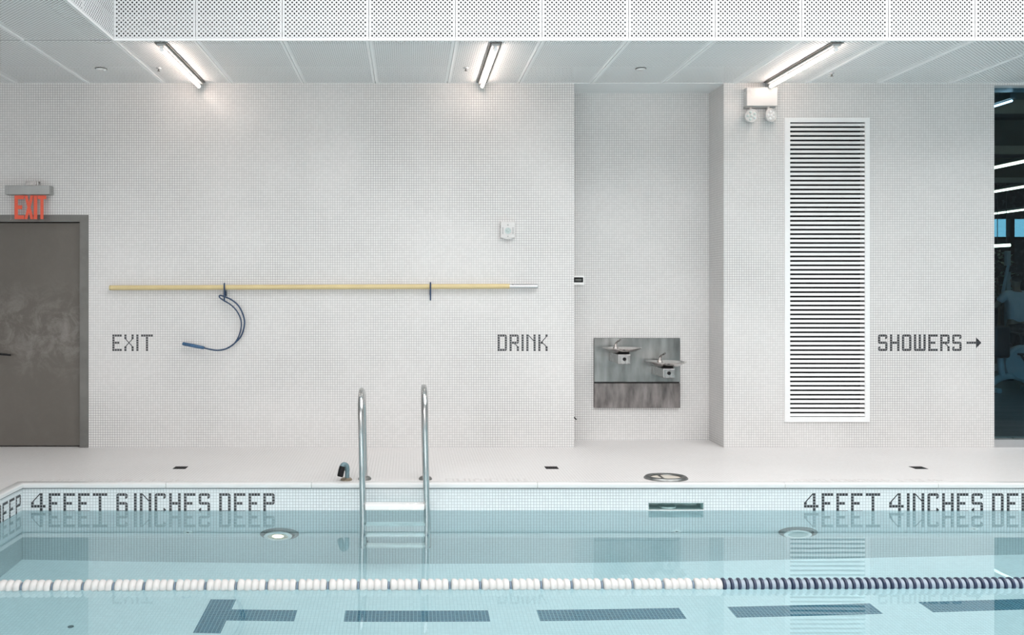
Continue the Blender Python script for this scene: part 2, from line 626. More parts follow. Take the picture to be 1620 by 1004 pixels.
# soffit: an upper deck, T-bars in the joints and perforated panels between them
b = B()
box(b, RX0, RX1, YF + .01, D + .45, ZC + .16, ZC + .2)
box(b, RX0, XF - .01, RY0, YF + .01, ZC + .16, ZC + .2)
soff = struct('ceiling', b, plain('plenum_grey', (.28, .29, .29), .8))
b = B()
xs = [XF + .643 + PW_ * i for i in range(-12, 23)]
xs = [x for x in xs if RX0 + .05 < x < RX1 - .05 and abs(x - (XF + .643 - PW_)) > .01]
for x in xs + [XF]:
    box(b, x - .013, x - .004, YF + .012, D, ZC, ZC + .03)
    box(b, x + .004, x + .013, YF + .012, D, ZC, ZC + .03)
    box(b, x - .004, x + .004, YF + .012, D, ZC + .02, ZC + .03)
for x in [x for x in xs if x < XF] + []:
    box(b, x - .013, x + .013, RY0, YF, ZC, ZC + .03)
struct('joint_bar', b, plain('bright_white_bar', (.93, .935, .935), .4, var=.01), soff)
ed = [RX0] + sorted(xs + [XF]) + [RX1]
for x0, x1 in zip(ed, ed[1:]):
    panel('ceiling_panel', soff, x0 + .013, x1 - .013, YF + .012, D, 'xy', ZC + .003)
    if x1 <= XF + .01:
        panel('ceiling_panel', soff, x0 + .013, x1 - .013, RY0, YF - .006, 'xy', ZC + .003)
b = B()
box(b, NX0, NX1, D - .001, DN, P(0, 146, DN).z - .01, TOP)
struct('trim_2', b, WHITE)

# upright fascia of perforated panels, with the rail behind its foot
fz1 = 4.75
b = B()
box(b, XF - .22, RX1, YF + .20, YF + .22, ZC + .03, fz1)
box(b, XF - .22, XF, RY0, YF + .22, fz1, fz1 + .02)
box(b, XF - .22, XF - .20, RY0, YF + .2, ZC + .03, fz1)
fas = struct('ceiling_bulkhead', b, plain('void_grey', (.05, .052, .055), .8))
b = B()
box(b, XF, RX1, YF + .075, YF + .09, ZC + .085, ZC + .165)
struct('rail', b, plain('rail_grey', (.42, .43, .43), .5), fas)
b = B()
box(b, XF, RX1, YF - .002, YF + .012, ZC - .002, ZC + .012)
box(b, XF - .012, XF + .002, RY0, YF + .012, ZC - .002, ZC + .012)
struct('edge_angle', b, WHITE, fas)
fx = [XF] + [x for x in xs if x > XF] + [RX1]
for x0, x1 in zip(fx, fx[1:]):
    panel('fascia_panel', fas, x0 + .002, x1 - .002, ZC + .010, fz1, 'xz', YF, off=(x1 - .027 - 18 * .0348, ZC + .010 + .027))
for i in range(21):
    panel('fascia_panel', fas, YF - .0 - PW_ * (i + 1) + .002, YF - PW_ * i - .002, ZC + .010, fz1, 'yz', XF)
# upper ceiling with the skylight opening
b = B()
box(b, RX0, SKX0, RY0, D + .45, ZH, ZH + .1)
box(b, SKX1, RX1, RY0, D + .45, ZH, ZH + .1)
box(b, SKX0, SKX1, RY0, SKY0, ZH, ZH + .1)
box(b, SKX0, SKX1, SKY1, D + .45, ZH, ZH + .1)
box(b, XF - .3, RX1, YF + .22, YF + .3, fz1 - .02, ZH + .1)
box(b, XF - .3, XF - .22, RY0, YF + .3, fz1 - .02, ZH + .1)
box(b, XF - .3, RX1, YF - .002, YF + .3, fz1, fz1 + .03)
struct('ceiling_high', b, WHITE)
b = B()
for i in range(1, 8):
    x = SKX0 + (SKX1 - SKX0) * i / 8
    box(b, x - .04, x + .04, SKY0, SKY1, ZH - .02, ZH + .1)
struct('window_3', b, WHITE)

# ------------------------------------------------------------------ mosaic lettering
G = {
    'E': (['####', '#...', '#...', '###.', '#...', '#...', '####'], []),
    'F': (['####', '#...', '#...', '###.', '#...', '#...', '#...'], []),
    'X': (['#..#', '#..#', '....', '....', '....', '#..#', '#..#'], [(.5, 1.85, 3.5, 5.15), (3.5, 1.85, .5, 5.15)]),
    'I': (['#'] * 7, []),
    'T': (['#####'] + ['..#..'] * 6, []),
    'D': (['###p'] + ['#..#'] * 5 + ['###b'], []),
    'R': (['###p', '#..#', '#..#', '###b', '#...', '#..#', '#..#'], [(2.0, 3.8, 3.5, 5.1)]),
    'N': (['#..#'] * 7, [(.95, .35, 3.1, 2.65)]),
    'K': (['#..#', '#...', '#...', '##..', '#...', '#..#', '#..#'], [(3.5, .85, 1.3, 3.4), (1.7, 3.4, 3.5, 5.1)]),
    'S': (['q##p', '#..b', '#...', 'd##p', '...#', 'q..#', 'd##b'], []),
    'H': (['#..#'] * 3 + ['####'] + ['#..#'] * 3, []),
    'O': (['q##p'] + ['#..#'] * 5 + ['d##b'], []),
    'W': (['#.#.#'] * 6 + ['d###b'], []),
    'P': (['###p', '#..#', '#..#', '###b', '#...', '#...', '#...'], []),
    'C': (['q##p', '#..b', '#...', '#...', '#...', '#..p', 'd##b'], []),
    '4': (['...#', '...#', '...#', '#..#', '#####', '...#', '...#'], [(.55, 3.05, 3.1, .2)]),
    '6': (['q##p', '#..b', '#...', '###p', '#..#', '#..#', 'd##b'], []),
    'V': (['#..#'] * 5 + ['d##b', '.##.'], []),
    'G': (['q##p', '#..b', '#...', '#.##', '#..#', '#..#', 'd##b'], []),
}


def word(letters, origin, ud, vd, pitch, nrm, name, label, mat=None, arrow=None, proud=.0012, group=None):
    """letters: (glyph, column); each letter is a part made of thin raised mosaic pieces"""
    o, u, v, n = Vector(origin), Vector(ud), Vector(vd), Vector(nrm)
    gap = .07
    span = (letters[-1][1] + 4) * pitch
    root = thing(name, label, 'lettering', o + u * span / 2 + v * 7 * pitch, group)

    def poly(bm, pts):
        a = [bm.verts.new(o + (u * x + v * y) * pitch - n * .002) for x, y in pts]
        c = [bm.verts.new(o + (u * x + v * y) * pitch + n * proud) for x, y in pts]
        k = len(pts)
        bm.faces.new(c)
        bm.faces.new(a[::-1])
        for i in range(k):
            bm.faces.new((a[i], a[(i + 1) % k], c[(i + 1) % k], c[i]))
    for ch, col in letters:
        bm = B()
        rows, strokes = G[ch]
        for r, row in enumerate(rows):
            for c, k in enumerate(row):
                if k == '.':
                    continue
                x0, x1, y0, y1 = col + c + gap, col + c + 1 - gap, r + gap, r + 1 - gap
                h = .62 * (x1 - x0)
                sq = {'#': [(x0, y0), (x1, y0), (x1, y1), (x0, y1)],
                      'p': [(x0, y0), (x1 - h, y0), (x1, y0 + h), (x1, y1), (x0, y1)],
                      'q': [(x0 + h, y0), (x1, y0), (x1, y1), (x0, y1), (x0, y0 + h)],
                      'b': [(x0, y0), (x1, y0), (x1, y1 - h), (x1 - h, y1), (x0, y1)],
                      'd': [(x0, y0), (x1, y0), (x1, y1), (x0 + h, y1), (x0, y1 - h)]}[k]
                poly(bm, sq)
        for (ax, ay, bx, by) in strokes:
            dx, dy = bx - ax, by - ay
            l = math.hypot(dx, dy)
            px, py = -dy / l * .17, dx / l * .17
            poly(bm, [(col + ax + px, ay + py), (col + bx + px, by + py), (col + bx - px, by - py), (col + ax - px, ay - py)])
        obj('letter', bm, mat or DARK_T, root)
    if arrow is not None:
        bm = B()
        for i in range(4):
            poly(bm, [(arrow + i + gap, 3 + gap), (arrow + i + 1 - gap, 3 + gap), (arrow + i + 1 - gap, 4 - gap), (arrow + i + gap, 4 - gap)])
        poly(bm, [(arrow + 4, 1.2), (arrow + 6.15, 3.4), (arrow + 6.15, 3.6), (arrow + 4, 5.8)])
        obj('arrow', bm, mat or DARK_T, root)
    return root


def spell(s, cols):
    return list(zip(s.replace(' ', ''), cols))


def snap(px):
    return WX0 + round((P(px, 0).x - WX0) / PW) * PW


wall_uv = ((1, 0, 0), (0, 0, -1))
word(spell('EXIT', (0, 5, 10, 12)), (WX0, D, WZ0), *wall_uv, PW, (0, -1, 0), 'mosaic_word', 'dark mosaic word EXIT set in the white wall right of the door')
word(spell('DRINK', (0, 5, 10, 12, 17)), (snap(787), D, WZ0), *wall_uv, PW, (0, -1, 0), 'mosaic_word', 'dark mosaic word DRINK on the wall left of the fountain niche')
word(spell('SHOWERS', (0, 5, 10, 15, 21, 26, 31)), (snap(1389.3), D, WZ0), *wall_uv, PW, (0, -1, 0), 'mosaic_word', 'dark mosaic word SHOWERS with arrow right of the tall vent', arrow=37)
DC = (0, 6, 11, 16, 21, 29, 35, 37, 42, 47, 52, 57, 64, 69, 74, 79)
word(spell('4FEET6INCHESDEEP', DC), (QX0, YP, QZ0), *wall_uv, PP, (0, -1, 0), 'depth_marking', 'dark mosaic 4FEET 6INCHES DEEP on pool wall beside the left corner')
QR = QX0 + round(((1269.6 - VX) * YP / F - QX0) / PP) * PP
word(spell('4FEET4INCHESDEEP', DC), (QR, YP, QZ0), *wall_uv, PP, (0, -1, 0), 'depth_marking', 'dark mosaic 4FEET 4INCHES DEEP on pool wall right of skimmer')
word(spell('4FEET6INCHESDEEP', DC), (PX0, YP - .025 - 83 * PP, QZ0), (0, 1, 0), (0, 0, -1), PP, (1, 0, 0), 'depth_marking', 'dark mosaic depth wording on the left side wall, ending DEEP in the corner')
yd = YP + CW + .006
for s, cols, px0, px1, nc, lab in (('4FEET6INCHESDEEP', DC, 58, 292, 83, 'faded upside-down depth wording on the deck behind the left coping'),
                                   ('NODIVING', (0, 5, 12, 17, 19, 24, 26, 31), 704, 832, 35, 'faded upside-down NO DIVING wording on the deck right of the ladder'),
                                   ('4FEET4INCHESDEEP', DC, 1250, 1487, 83, 'faded upside-down depth wording on deck behind the right coping')):
    xa, xb = (px0 - VX) * 7.15 / F, (px1 - VX) * 7.15 / F
    pt = (xb - xa) / nc
    word(spell(s, cols), (xb, yd, 0), (-1, 0, 0), (0, 1, 0), pt, (0, 0, 1), 'deck_marking', lab, GREY_T, proud=.0006)

# lane stripes on the pool floor
yl = 6.045
b = B()
box(b, -1.362, -1.187, 5.77, 6.295, ZB - .001, ZB + .0008)
box(b, -1.187, -.744, yl - .085, yl + .085, ZB - .001, ZB + .0008)
obj('lane_stripe', b, STRIPE, label='dark blue T-shaped tile stripe ending the lane on the pool floor', cat='pool marking', group='lane stripes on the pool floor')
labs = ['dark blue tile dash on the pool floor just right of the T-shaped stripe', 'dark blue tile dash below the right end of the white floats',
        'dark blue tile dash crossed by the mirrored vent below the dark floats', 'rightmost dark blue tile dash, cut by the photo edge']
for i, lb in enumerate(labs):
    b = B()
    box(b, -.42 + 1.286 * i, .54 + 1.286 * i, yl - .085, yl + .085, ZB - .001, ZB + .0008)
    obj('lane_stripe', b, STRIPE, label=lb, cat='pool marking', group='lane stripes on the pool floor')

# ------------------------------------------------------------------ door
dr = bpy.data.objects.new('door_1', None)
COL.objects.link(dr)
dr.location = ((DX0 + DX1) / 2, D, 0)
dr['kind'] = 'structure'
b = B()
fw = .078
for x0, x1 in ((DX0, DX0 + fw), (DX1 - fw, DX1)):
    box(b, x0, x1, D - .012, D + .13, 0, DZ1 - .065)
box(b, DX0, DX1, D - .012, D + .13, DZ1 - .065, DZ1)
obj('door_frame', b, FRAME_D, dr)
b = B()
rbox(b, DX0 + fw + .004, DX1 - fw - .004, D + .03, D + .075, .012, DZ1 - .072, .003, 1)
leaf = obj('door_leaf', b, DOOR, dr)
hp = P(2, 560, D)
b = B()
lathe(b, [(.026, -.006), (.026, 0), (.024, .003)], (hp.x - .05, D + .027, hp.z), 'y', 20)
tube(b, smooth([(hp.x - .05, D + .03, hp.z), (hp.x - .05, D - .02, hp.z), (hp.x - .02, D - .032, hp.z + .004), (hp.x + .1, D - .030, hp.z - .006)], 5), [.011] * 11 + [.010] * 5, 10)
obj('door_handle', b, BLACK, dr, sm=True)
b = B()
box(b, DX0, DX1, D + .09, D + .4, 0, DZ1)
obj('door_stop', b, DARKGAP, dr)

# ------------------------------------------------------------------ exit sign
ex = P(45, 300)
es = thing('exit_sign', 'hanging red EXIT sign under a grey box above the door', 'sign', (ex.x, D, ex.z))
ys = D - .075
x0, x1 = P(10, 0, ys).x, P(80, 0, ys).x
z0, z1 = P(0, 308, ys).z, P(0, 293.5, ys).z
b = B()
rbox(b, x0, x1, ys - .03, D - .001, z0, z1, .004)
hs = obj('sign_housing', b, GREY_H, es)
b = B()
cz = P(0, 287, ys).z
cx = P(49, 0, ys).x
box(b, cx - .05, cx + .05, D - .10, D - .0, z1, z1 + .008)
for s in (-1, 1):
    tube(b, [(cx + s * .052, D - .05, z1), (cx + s * .052, D - .05, cz), (cx + s * .048, D, cz)], .009, 8)
box(b, cx - .045, cx + .045, D - .06, D - .02, z1 + .008, cz + .006)
obj('mounting_bracket', b, STEEL, es)
b = B()
ax0, ax1, az0 = P(17, 0, ys).x, P(78, 0, ys).x, P(0, 349, ys).z
box(b, ax0, ax1, ys - .004, ys + .004, az0, z0 + .004)
obj('acrylic_panel', b, ACRYL, es)
LET = {'E': [[(0, 0), (1, 0), (1, .16), (.35, .16), (.35, .42), (.8, .42), (.8, .58), (.35, .58), (.35, .84), (1, .84), (1, 1), (0, 1)]],
       'X': [[(0, 0), (.34, 0), (.5, .3), (.66, 0), (1, 0), (.68, .5), (1, 1), (.66, 1), (.5, .7), (.34, 1), (0, 1), (.32, .5)]],
       'I': [[(0, 0), (1, 0), (1, 1), (0, 1)]],
       'T': [[(0, 0), (1, 0), (1, .16), (.68, .16), (.68, 1), (.32, 1), (.32, .16), (0, .16)]]}
for ch, pa, pb in (('E', 23.5, 38.5), ('X', 39, 53.5), ('I', 53.8, 59.3), ('T', 60, 73.5)):
    b = B()
    xa, xb = P(pa, 0, ys).x, P(pb, 0, ys).x
    za, zb = P(0, 309, ys).z, P(0, 346.5, ys).z
    for pl in LET[ch]:
        prism(b, [(xa + (xb - xa) * u, za + (zb - za) * v) for u, v in pl], ys - .0065, ys - .0042)
    obj('letter', b, RED, es)

# ------------------------------------------------------------------ rescue pole, its hooks and the hook head
yp = D - .05
pa, pb, pc = P(174, 455, yp), P(806, 452.6, yp), P(850, 452.6, yp)
pole = thing('rescue_pole', 'long yellow pole with silver tip lying across two wall hooks', 'pole', (pa + pb) / 2)
b = B()
tube(b, [pa, pa.lerp(pb, .5), pb], .0232, 16)
obj('shaft', b, YELLOW, pole, sm=True)
b = B()
tube(b, [pb - Vector((.01, 0, 0)), pc, pc + Vector((.004, 0, 0))], [.0205, .0205, .016], 16)
obj('tip', b, ALU, pole, sm=True)
b = B()
tube(b, [pa - Vector((.003, 0, 0)), pa + Vector((.012, 0, 0))], .0236, 16)
obj('end_cap', b, plain('dull_yellow', (.5, .42, .22), .5), pole, sm=True)
for px, top, bot, lb in ((355, 447, 475, 'blue wall hook that carries the pole and the hanging loop'), (681, 446.5, 473, 'blue wall hook under the pole near its silver end')):
    t, l = P(px, top, D - .08), P(px, bot, D - .03)
    pz = pa.lerp(pb, (px - 174) / 632).z
    h = thing('wall_hook', lb, 'hook', (t.x, D, pz), 'hooks carrying the rescue pole')
    b = B()
    tube(b, smooth([(t.x, D, pz - .075), (t.x, D - .012, pz - .072), (t.x, D - .014, pz - .035), (t.x, D - .03, pz - .031), (t.x, D - .06, pz - .03), (t.x, D - .083, pz - .015), (t.x, D - .085, pz + .028), (t.x, D - .078, pz + .036)], 5), .0075, 10)
    obj('hook_arm', b, BLUE, h, sm=True)
    b = B()
    tube(b, smooth([(t.x, D - .082, pz - .012), (t.x, D - .086, pz - .05), (t.x, D - .084, l.z + .0), (t.x, D - .07, l.z - .004)], 5), .0075, 10)
    obj('tail', b, BLUE, h, sm=True)


def cr(pts, y):
    return [P(270 + a / 7.171, 430 + c / 7.171, y) for a, c in pts]


cro = thing('shepherd_hook', 'dark blue double-wire rescue loop with blue grip hanging from the hook', 'rescue hook', P(360, 520, D - .06))
yc = D - .063
b = B()
tube(b, smooth(cr([(548, 278), (565, 266), (630, 287), (700, 322), (768, 382), (815, 468), (838, 560), (825, 660), (790, 740), (742, 792), (690, 837), (620, 874), (540, 888), (460, 880), (370, 860)], yc), 6), .0075, 10)
obj('outer_wire', b, BLUE, cro, sm=True)
b = B()
tube(b, smooth(cr([(548, 278), (570, 302), (612, 328), (682, 372), (742, 432), (787, 512), (802, 590), (792, 670), (765, 745), (732, 800)], yc - .004), 6), .0065, 10)
obj('inner_wire', b, BLUE, cro, sm=True)
b = B()
g0, g1 = cr([(382, 862), (135, 812)], yc)
tube(b, [g0, g0.lerp(g1, .08), g0.lerp(g1, .5), g0.lerp(g1, .95), g1], [.012, .0155, .017, .0165, .0135], 12)
obj('grip', b, BLUE_H, cro, sm=True)

# ------------------------------------------------------------------ wall alarm and sensor
a0, a1 = P(791.5, 378.5, D - .03), P(815, 350.5, D - .03)
al = thing('fire_alarm', 'white square alarm speaker on the wall above DRINK', 'alarm', ((a0.x + a1.x) / 2, D, a0.z))
b = B()
rbox(b, a0.x, a1.x, D - .045, D, a0.z + .012, a1.z, .008, 3)
ax, az = (a0.x + a1.x) / 2, (a0.z + a1.z) / 2
prism(b, [(a0.x + .01, a0.z + .014), (ax, a0.z), (a1.x - .01, a0.z + .014)], D - .042, D - .005)
obj('body', b, EMBOX, al)
b = B()
lathe(b, [(.030, 0), (.030, -.004), (.025, -.006), (.022, -.004), (.016, -.004), (.010, -.012), (.004, -.016)], (ax, D - .044, az - .004), 'y', 24)
obj('strobe_lens', b, LENS, al, sm=True)
for u0, u1, w0, w1 in ((-.052, -.044, -.035, .03), (.044, .052, -.035, .03), (-.006, .006, .045, .058), (-.005, .005, -.062, -.05)):
    b = B()
    rbox(b, ax + u0, ax + u1, D - .048, D - .044, az + w0, az + w1, .0015, 1)
    obj('slot', b, GREY_H, al)

s0, s1 = P(906.5, 450.5, DN - .03), P(924.5, 435.5, DN - .03)
se = thing('thermostat', 'small white sensor box with black display at the niche edge', 'sensor', ((s0.x + s1.x) / 2, DN, s0.z))
b = B()
rbox(b, s0.x - .03, s1.x, DN - .035, DN, s0.z, s1.z, .004)
obj('housing', b, WHITE_G, se)
b = B()
d0, d1 = P(907.5, 446.5, DN - .035), P(922.5, 438.5, DN - .035)
box(b, d0.x - .01, d1.x, DN - .0375, DN - .034, d0.z, d1.z)
obj('display', b, BLACK, se)
b = B()
d0, d1 = P(910, 444.5, DN - .035), P(920, 441, DN - .035)
box(b, d0.x, d1.x, DN - .0385, DN - .037, d0.z, d1.z)
obj('readout', b, plain('grey_lcd', (.09, .10, .095), .3), se)
v = P(907, 661, D + .2)
b = B()
tube(b, smooth([(v.x - .001, v.y, v.z + .012), (v.x + .015, v.y, v.z), (v.x + .028, v.y - .01, v.z - .014)], 4), .006, 8)
obj('door_bumper', b, BLACK, label='tiny black peg on the niche side wall low near the floor', cat='peg', sm=True)

# ------------------------------------------------------------------ twin drinking fountain
f0, f1 = P(940, 645, DN - .03), P(1076, 534.5, DN - .03)
fs = P(0, 605, DN - .03).z
fo = thing('drinking_fountain', 'twin stainless steel drinking fountain mounted in the tiled niche', 'drinking fountain', ((f0.x + f1.x) / 2, DN, f0.z))
b = B()
rbox(b, f0.x, f1.x, DN - .03, DN - .002, fs + .006, f1.z, .003, 1)
obj('back_plate', b, STEEL_D, fo)
b = B()
box(b, f0.x + .004, f1.x - .004, DN - .022, DN, fs - .008, fs + .008)
obj('seam', b, DARKGAP, fo)
b = B()
rbox(b, f0.x, f1.x, DN - .034, DN - .002, f0.z, fs - .006, .003, 1)
obj('lower_panel', b, STEEL_S, fo)
for bx, zt, zb, wx0, wx1, bc, zr in ((962, 561, 575.5, 978, 998, 984, 549.8), (1033, 583.5, 597.5, 1049, 1068, 1055, 571.6)):
    X0, X1 = P(wx0, 0, D).x, P(wx1, 0, D).x
    zt_, zb_ = P(0, zt, D).z, P(0, zb, D).z
    b = B()
    rbox(b, X0, X1, D + .0, DN - .03, zb_, zt_ + .004, .006)
    ped = obj('valve_box', b, STEEL, fo)
    b = B()
    lathe(b, [(.0165, 0), (.0165, -.007), (.012, -.011)], ((X0 + X1) / 2 - .001, D, (zt_ + zb_) / 2 + .002), 'y', 20)
    obj('push_button', b, BLACK, ped, sm=True)
    yb = D + .12
    c = P(bc, zr, yb)
    b = B()
    lathe(b, [(.02, .004), (.09, .010), (.135, .026), (.165, .044), (.184, .056), (.188, .060), (.181, .061), (.160, .050), (.125, .030), (.07, .018), (.02, .015)],
          (c.x, yb + .02, c.z - .060), 'z', 40, 1.0, 1.15)
    bw = obj('basin', b, BASIN, fo, sm=True)
    b = B()
    q0 = Vector((c.x - .035, yb + .12, c.z - .03))
    tube(b, smooth([q0, q0 + Vector((0, 0, .045)), q0 + Vector((.004, -.012, .07)), q0 + Vector((.026, -.05, .098)), q0 + Vector((.034, -.062, .104))], 5), [.017] * 6 + [.011] * 6 + [.010] * 9, 12)
    lathe(b, [(.024, 0), (.024, .03), (.018, .034)], q0, 'z', 16)
    obj('spout', b, STEEL, fo, sm=True)
    b = B()
    box(b, X0 + .005, X1 - .005, D + .03, DN - .03, zt_ + .002, c.z - .050)
    obj('bracket', b, DARKGAP, fo)

# ------------------------------------------------------------------ louvred vent
v0, v1 = P(1240.5, 667), P(1375, 186.5)
o0, o1 = P(1249, 659), P(1367.5, 193.5)
ve = thing('louvre_vent', 'tall white louvred air vent in the wall left of SHOWERS', 'vent', ((v0.x + v1.x) / 2, D, v0.z))
b = B()
yf = D - .014
for x0, x1, z0, z1 in ((v0.x, o0.x, v0.z, v1.z), (o1.x, v1.x, v0.z, v1.z), (o0.x, o1.x, v0.z, o0.z), (o0.x, o1.x, o1.z, v1.z)):
    box(b, x0, x1, yf, D + .001, z0, z1)
obj('vent_frame', b, WHITE, ve)
b = B()
ns = 66
pz = (o1.z - o0.z) / ns
for i in range(ns):
    z = o0.z + pz * (i + .5)
    prism_pts = [(D - .011, z - pz * .34), (D + .006, z - pz * .36), (D + .020, z + pz * .22), (D - .001, z + pz * .24)]
    a = [b.verts.new((o0.x - .004, y, zz)) for y, zz in prism_pts]
    c = [b.verts.new((o1.x + .004, y, zz)) for y, zz in prism_pts]
    b.faces.new(a)
    b.faces.new(c[::-1])
    for k in range(4):
        b.faces.new((a[k], c[k], c[(k + 1) % 4], a[(k + 1) % 4]))
obj('louvre_slats', b, WHITE, ve)
b = B()
box(b, LX0, LX1, D + .10, D + .12, LZ0, LZ1)
obj('duct_back', b, DARKGAP, ve)

# ------------------------------------------------------------------ emergency light
e0, e1 = P(1180.5, 168, D - .06), P(1229.5, 138.5, D - .06)
em = thing('emergency_light', 'white twin-head emergency light box high above the vent', 'emergency light', ((e0.x + e1.x) / 2, D, e0.z))
b = B()
rbox(b, e0.x, e1.x, D - .075, D, e0.z, min(e1.z, ZC - .012), .005)
obj('battery_box', b, EMBOX, em)
b = B()
box(b, e0.x - .006, e1.x - .012, D - .05, D, e0.z - .012, e0.z)
obj('base_strip', b, GREY_H, em)
for px, py, rot in ((1189, 183, -.12), (1220, 182, .35)):
    c = P(px, py, D - .08)
    hd = B()
    lathe(hd, [(.02, .055), (.045, .045), (.060, .018), (.064, .004), (.064, -.003), (.058, -.006), (.054, .0)], (0, 0, 0), 'y', 28)
    tube(hd, [(0, .04, .0), (0, .045, .055), (0, .035, .085)], .011, 8)
    Mx = Matrix.Translation(c) @ Matrix.Rotation(rot, 4, 'Z')
    hd.transform(Mx)
    h = obj('lamp_head', hd, EMBOX, em, sm=True)
    b = B()
    for k in range(6):
        r = 0 if k == 0 else .034
        an = PI / 2 + .3 + 2 * PI * k / 5
        lathe(b, [(.0125, -.001), (.0125, -.005), (.008, -.008)], (r * math.cos(an), 0, r * math.sin(an)), 'y', 14)
    b.transform(Mx)
    obj('diode', b, LENS if px < 1200 else WHITE, h, sm=True)

# ------------------------------------------------------------------ ceiling strip lights
for x, lb in ((-1.955, 'lit strip light on the soffit nearest the exit sign'), (.697, 'lit strip light on the soffit near the middle, above the alarm'), (3.40, 'lit strip light on the soffit above the twin-head emergency light')):
    y0, y1 = 7.235, 8.545
    st = thing('strip_light', lb, 'ceiling light', (x, (y0 + y1) / 2, ZC), 'strip lights under the soffit')
    b = B()
    box(b, x - .05, x + .05, y0 - .035, y1 + .02, ZC - .007, ZC)
    obj('shadow_gap_plate', b, FRAME_D, st)  # dark plate draws the shadow gap between channel and soffit
    b = B()
    rbox(b, x - .034, x + .034, y0 - .028, y1 + .02, ZC - .024, ZC - .004, .004)
    obj('channel', b, CHAN, st)
    b = B()
    box(b, x - .012, x + .012, y0 - .02, y1, ZC - .036, ZC - .02)
    for yy in (y0 - .012, y1 - .03):
        tube(b, [(x, yy, ZC - .050), (x, yy + .02, ZC - .050)], .017, 12)
    obj('lamp_holder', b, WHITE, st)
    b = B()
    tube(b, [(x, y0 + .012, ZC - .050), (x, y1 - .02, ZC - .050)], .0145, 14)
    obj('tube', b, TUBE, st, sm=True)

# sprinkler caps and small ceiling fittings
for px, py, r, lb in ((160, 108.5, .05, 'round white cap in the soffit left of the first strip light'), (1014, 108.5, .045, 'round white cap in the soffit above the niche edge'),
                      (251, 107.5, .022, 'tiny sprinkler in the soffit beside the first strip light'), (737, 107, .022, 'tiny sprinkler in the soffit left of the middle strip light'),
                      (1316, 115.5, .018, 'tiny sprinkler in the soffit right of the last strip light')):
    c = onz(px, py, ZC)
    sp = thing('ceiling_sprinkler', lb, 'sprinkler', c)
    b = B()
    lathe(b, [(r, 0), (r, -.004), (r * .85, -.009), (r * .3, -.010)], c, 'z', 24)
    obj('cover', b, WHITE_G if r > .03 else ALU, sp, sm=True)
    b = B()
    if r > .03:
        tube(b, [c + Vector((r * .98 * math.cos(t), r * .98 * math.sin(t), -.003)) for t in [2 * PI * k / 24 for k in range(24)]], .004, 6, closed=True)
    else:
        lathe(b, [(.006, -.008), (.006, -.024), (.012, -.026), (.012, -.029)], c, 'z', 12)
    obj('rim' if r > .03 else 'deflector', b, FRAME_D, sp, sm=True)

# ------------------------------------------------------------------ deck fittings
for px, lb in ((285.5, 'square dark deck drain below the EXIT word'), (872.5, 'square dark deck drain in front of the niche edge'), (1453, 'square dark deck drain below the SHOWERS word')):
    c = onz(px, 739.6, 0)
    dn_ = thing('deck_drain', lb, 'floor drain', c, 'drains along the deck')
    s = .053
    b = B()
    box(b, c.x - s, c.x + s, c.y - s, c.y + s, -.004, .0016)
    obj('grate_frame', b, plain('dark_grate', (.02, .02, .02), .85, spec=.1), dn_)
    b = B()
    for k in range(6):
        x = c.x - s + .012 + k * (2 * s - .024) / 5
        box(b, x - .004, x + .004, c.y - s + .008, c.y + s - .008, .0012, .0026)
    obj('grate_bars', b, BLACK, dn_)

c = onz(1058, 757.5, .01)
c.z = 0
lid = thing('access_ring', 'oval steel access ring on the deck above the skimmer mouth', 'deck ring', c)
R = .172
c.y = 7.195
b = B()
lathe(b, [(R - .052, .002), (R - .050, .014), (R - .035, .021), (R - .012, .018), (R, .006), (R, 0)], c, 'z', 48, 1, .8, caps=False)
obj('ring', b, STEEL_D, lid, sm=True)
b = B()
lathe(b, [(R - .052, 0), (R - .053, .006), (.05, .008), (.01, .008)], c, 'z', 40, 1, .8)
obj('cover', b, plain('cream_cover', (.62, .57, .50), .5), lid, sm=True)
b = B()
box(b, c.x - .045, c.x - .028, c.y - .08, c.y + .08, .007, .013)
obj('lifting_bar', b, STEEL_D, lid)

# skimmer mouth
sk = thing('skimmer', 'dark rectangular skimmer mouth in the pool wall at the waterline', 'skimmer', ((SX0 + SX1) / 2, YP, SZ0))
TEAL = plain('dark_teal_lining', (.36, .52, .52), .35, var=.3, scale=14)
b = B()
yb = YP - .10
ta, tb, tl, th = SX0 + .002, SX1 - .002, SZ0 + .003, SZ1 - .002
yb += .25
quad(b, (ta, YP, tl), (tb, YP, tl), (tb, yb, tl), (ta, yb, tl))
quad(b, (ta, YP, th), (tb, YP, th), (tb, yb, th), (ta, yb, th))
quad(b, (ta, YP, tl), (ta, yb, tl), (ta, yb, th), (ta, YP, th))
quad(b, (tb, YP, tl), (tb, yb, tl), (tb, yb, th), (tb, YP, th))
quad(b, (ta, yb, tl), (tb, yb, tl), (tb, yb, th), (ta, yb, th))
o = obj('throat', b, TEAL, sk)
md = o.modifiers.new('thickness', 'SOLIDIFY')
md.thickness = .002
b = B()
cx = (SX0 + SX1) / 2 - .045
lathe(b, [(.066, 0), (.066, .010), (.058, .012), (.054, .004), (.01, .004)], (cx, YP + .078, SZ0 + .006), 'z', 28)
obj('basket', b, TEAL, sk, sm=True)
b = B()
box(b, SX0 - .003, SX1 + .003, YP - .007, YP + .004, SZ0 - .014, SZ0 + .003)
obj('lip', b, WHITE_G, sk)

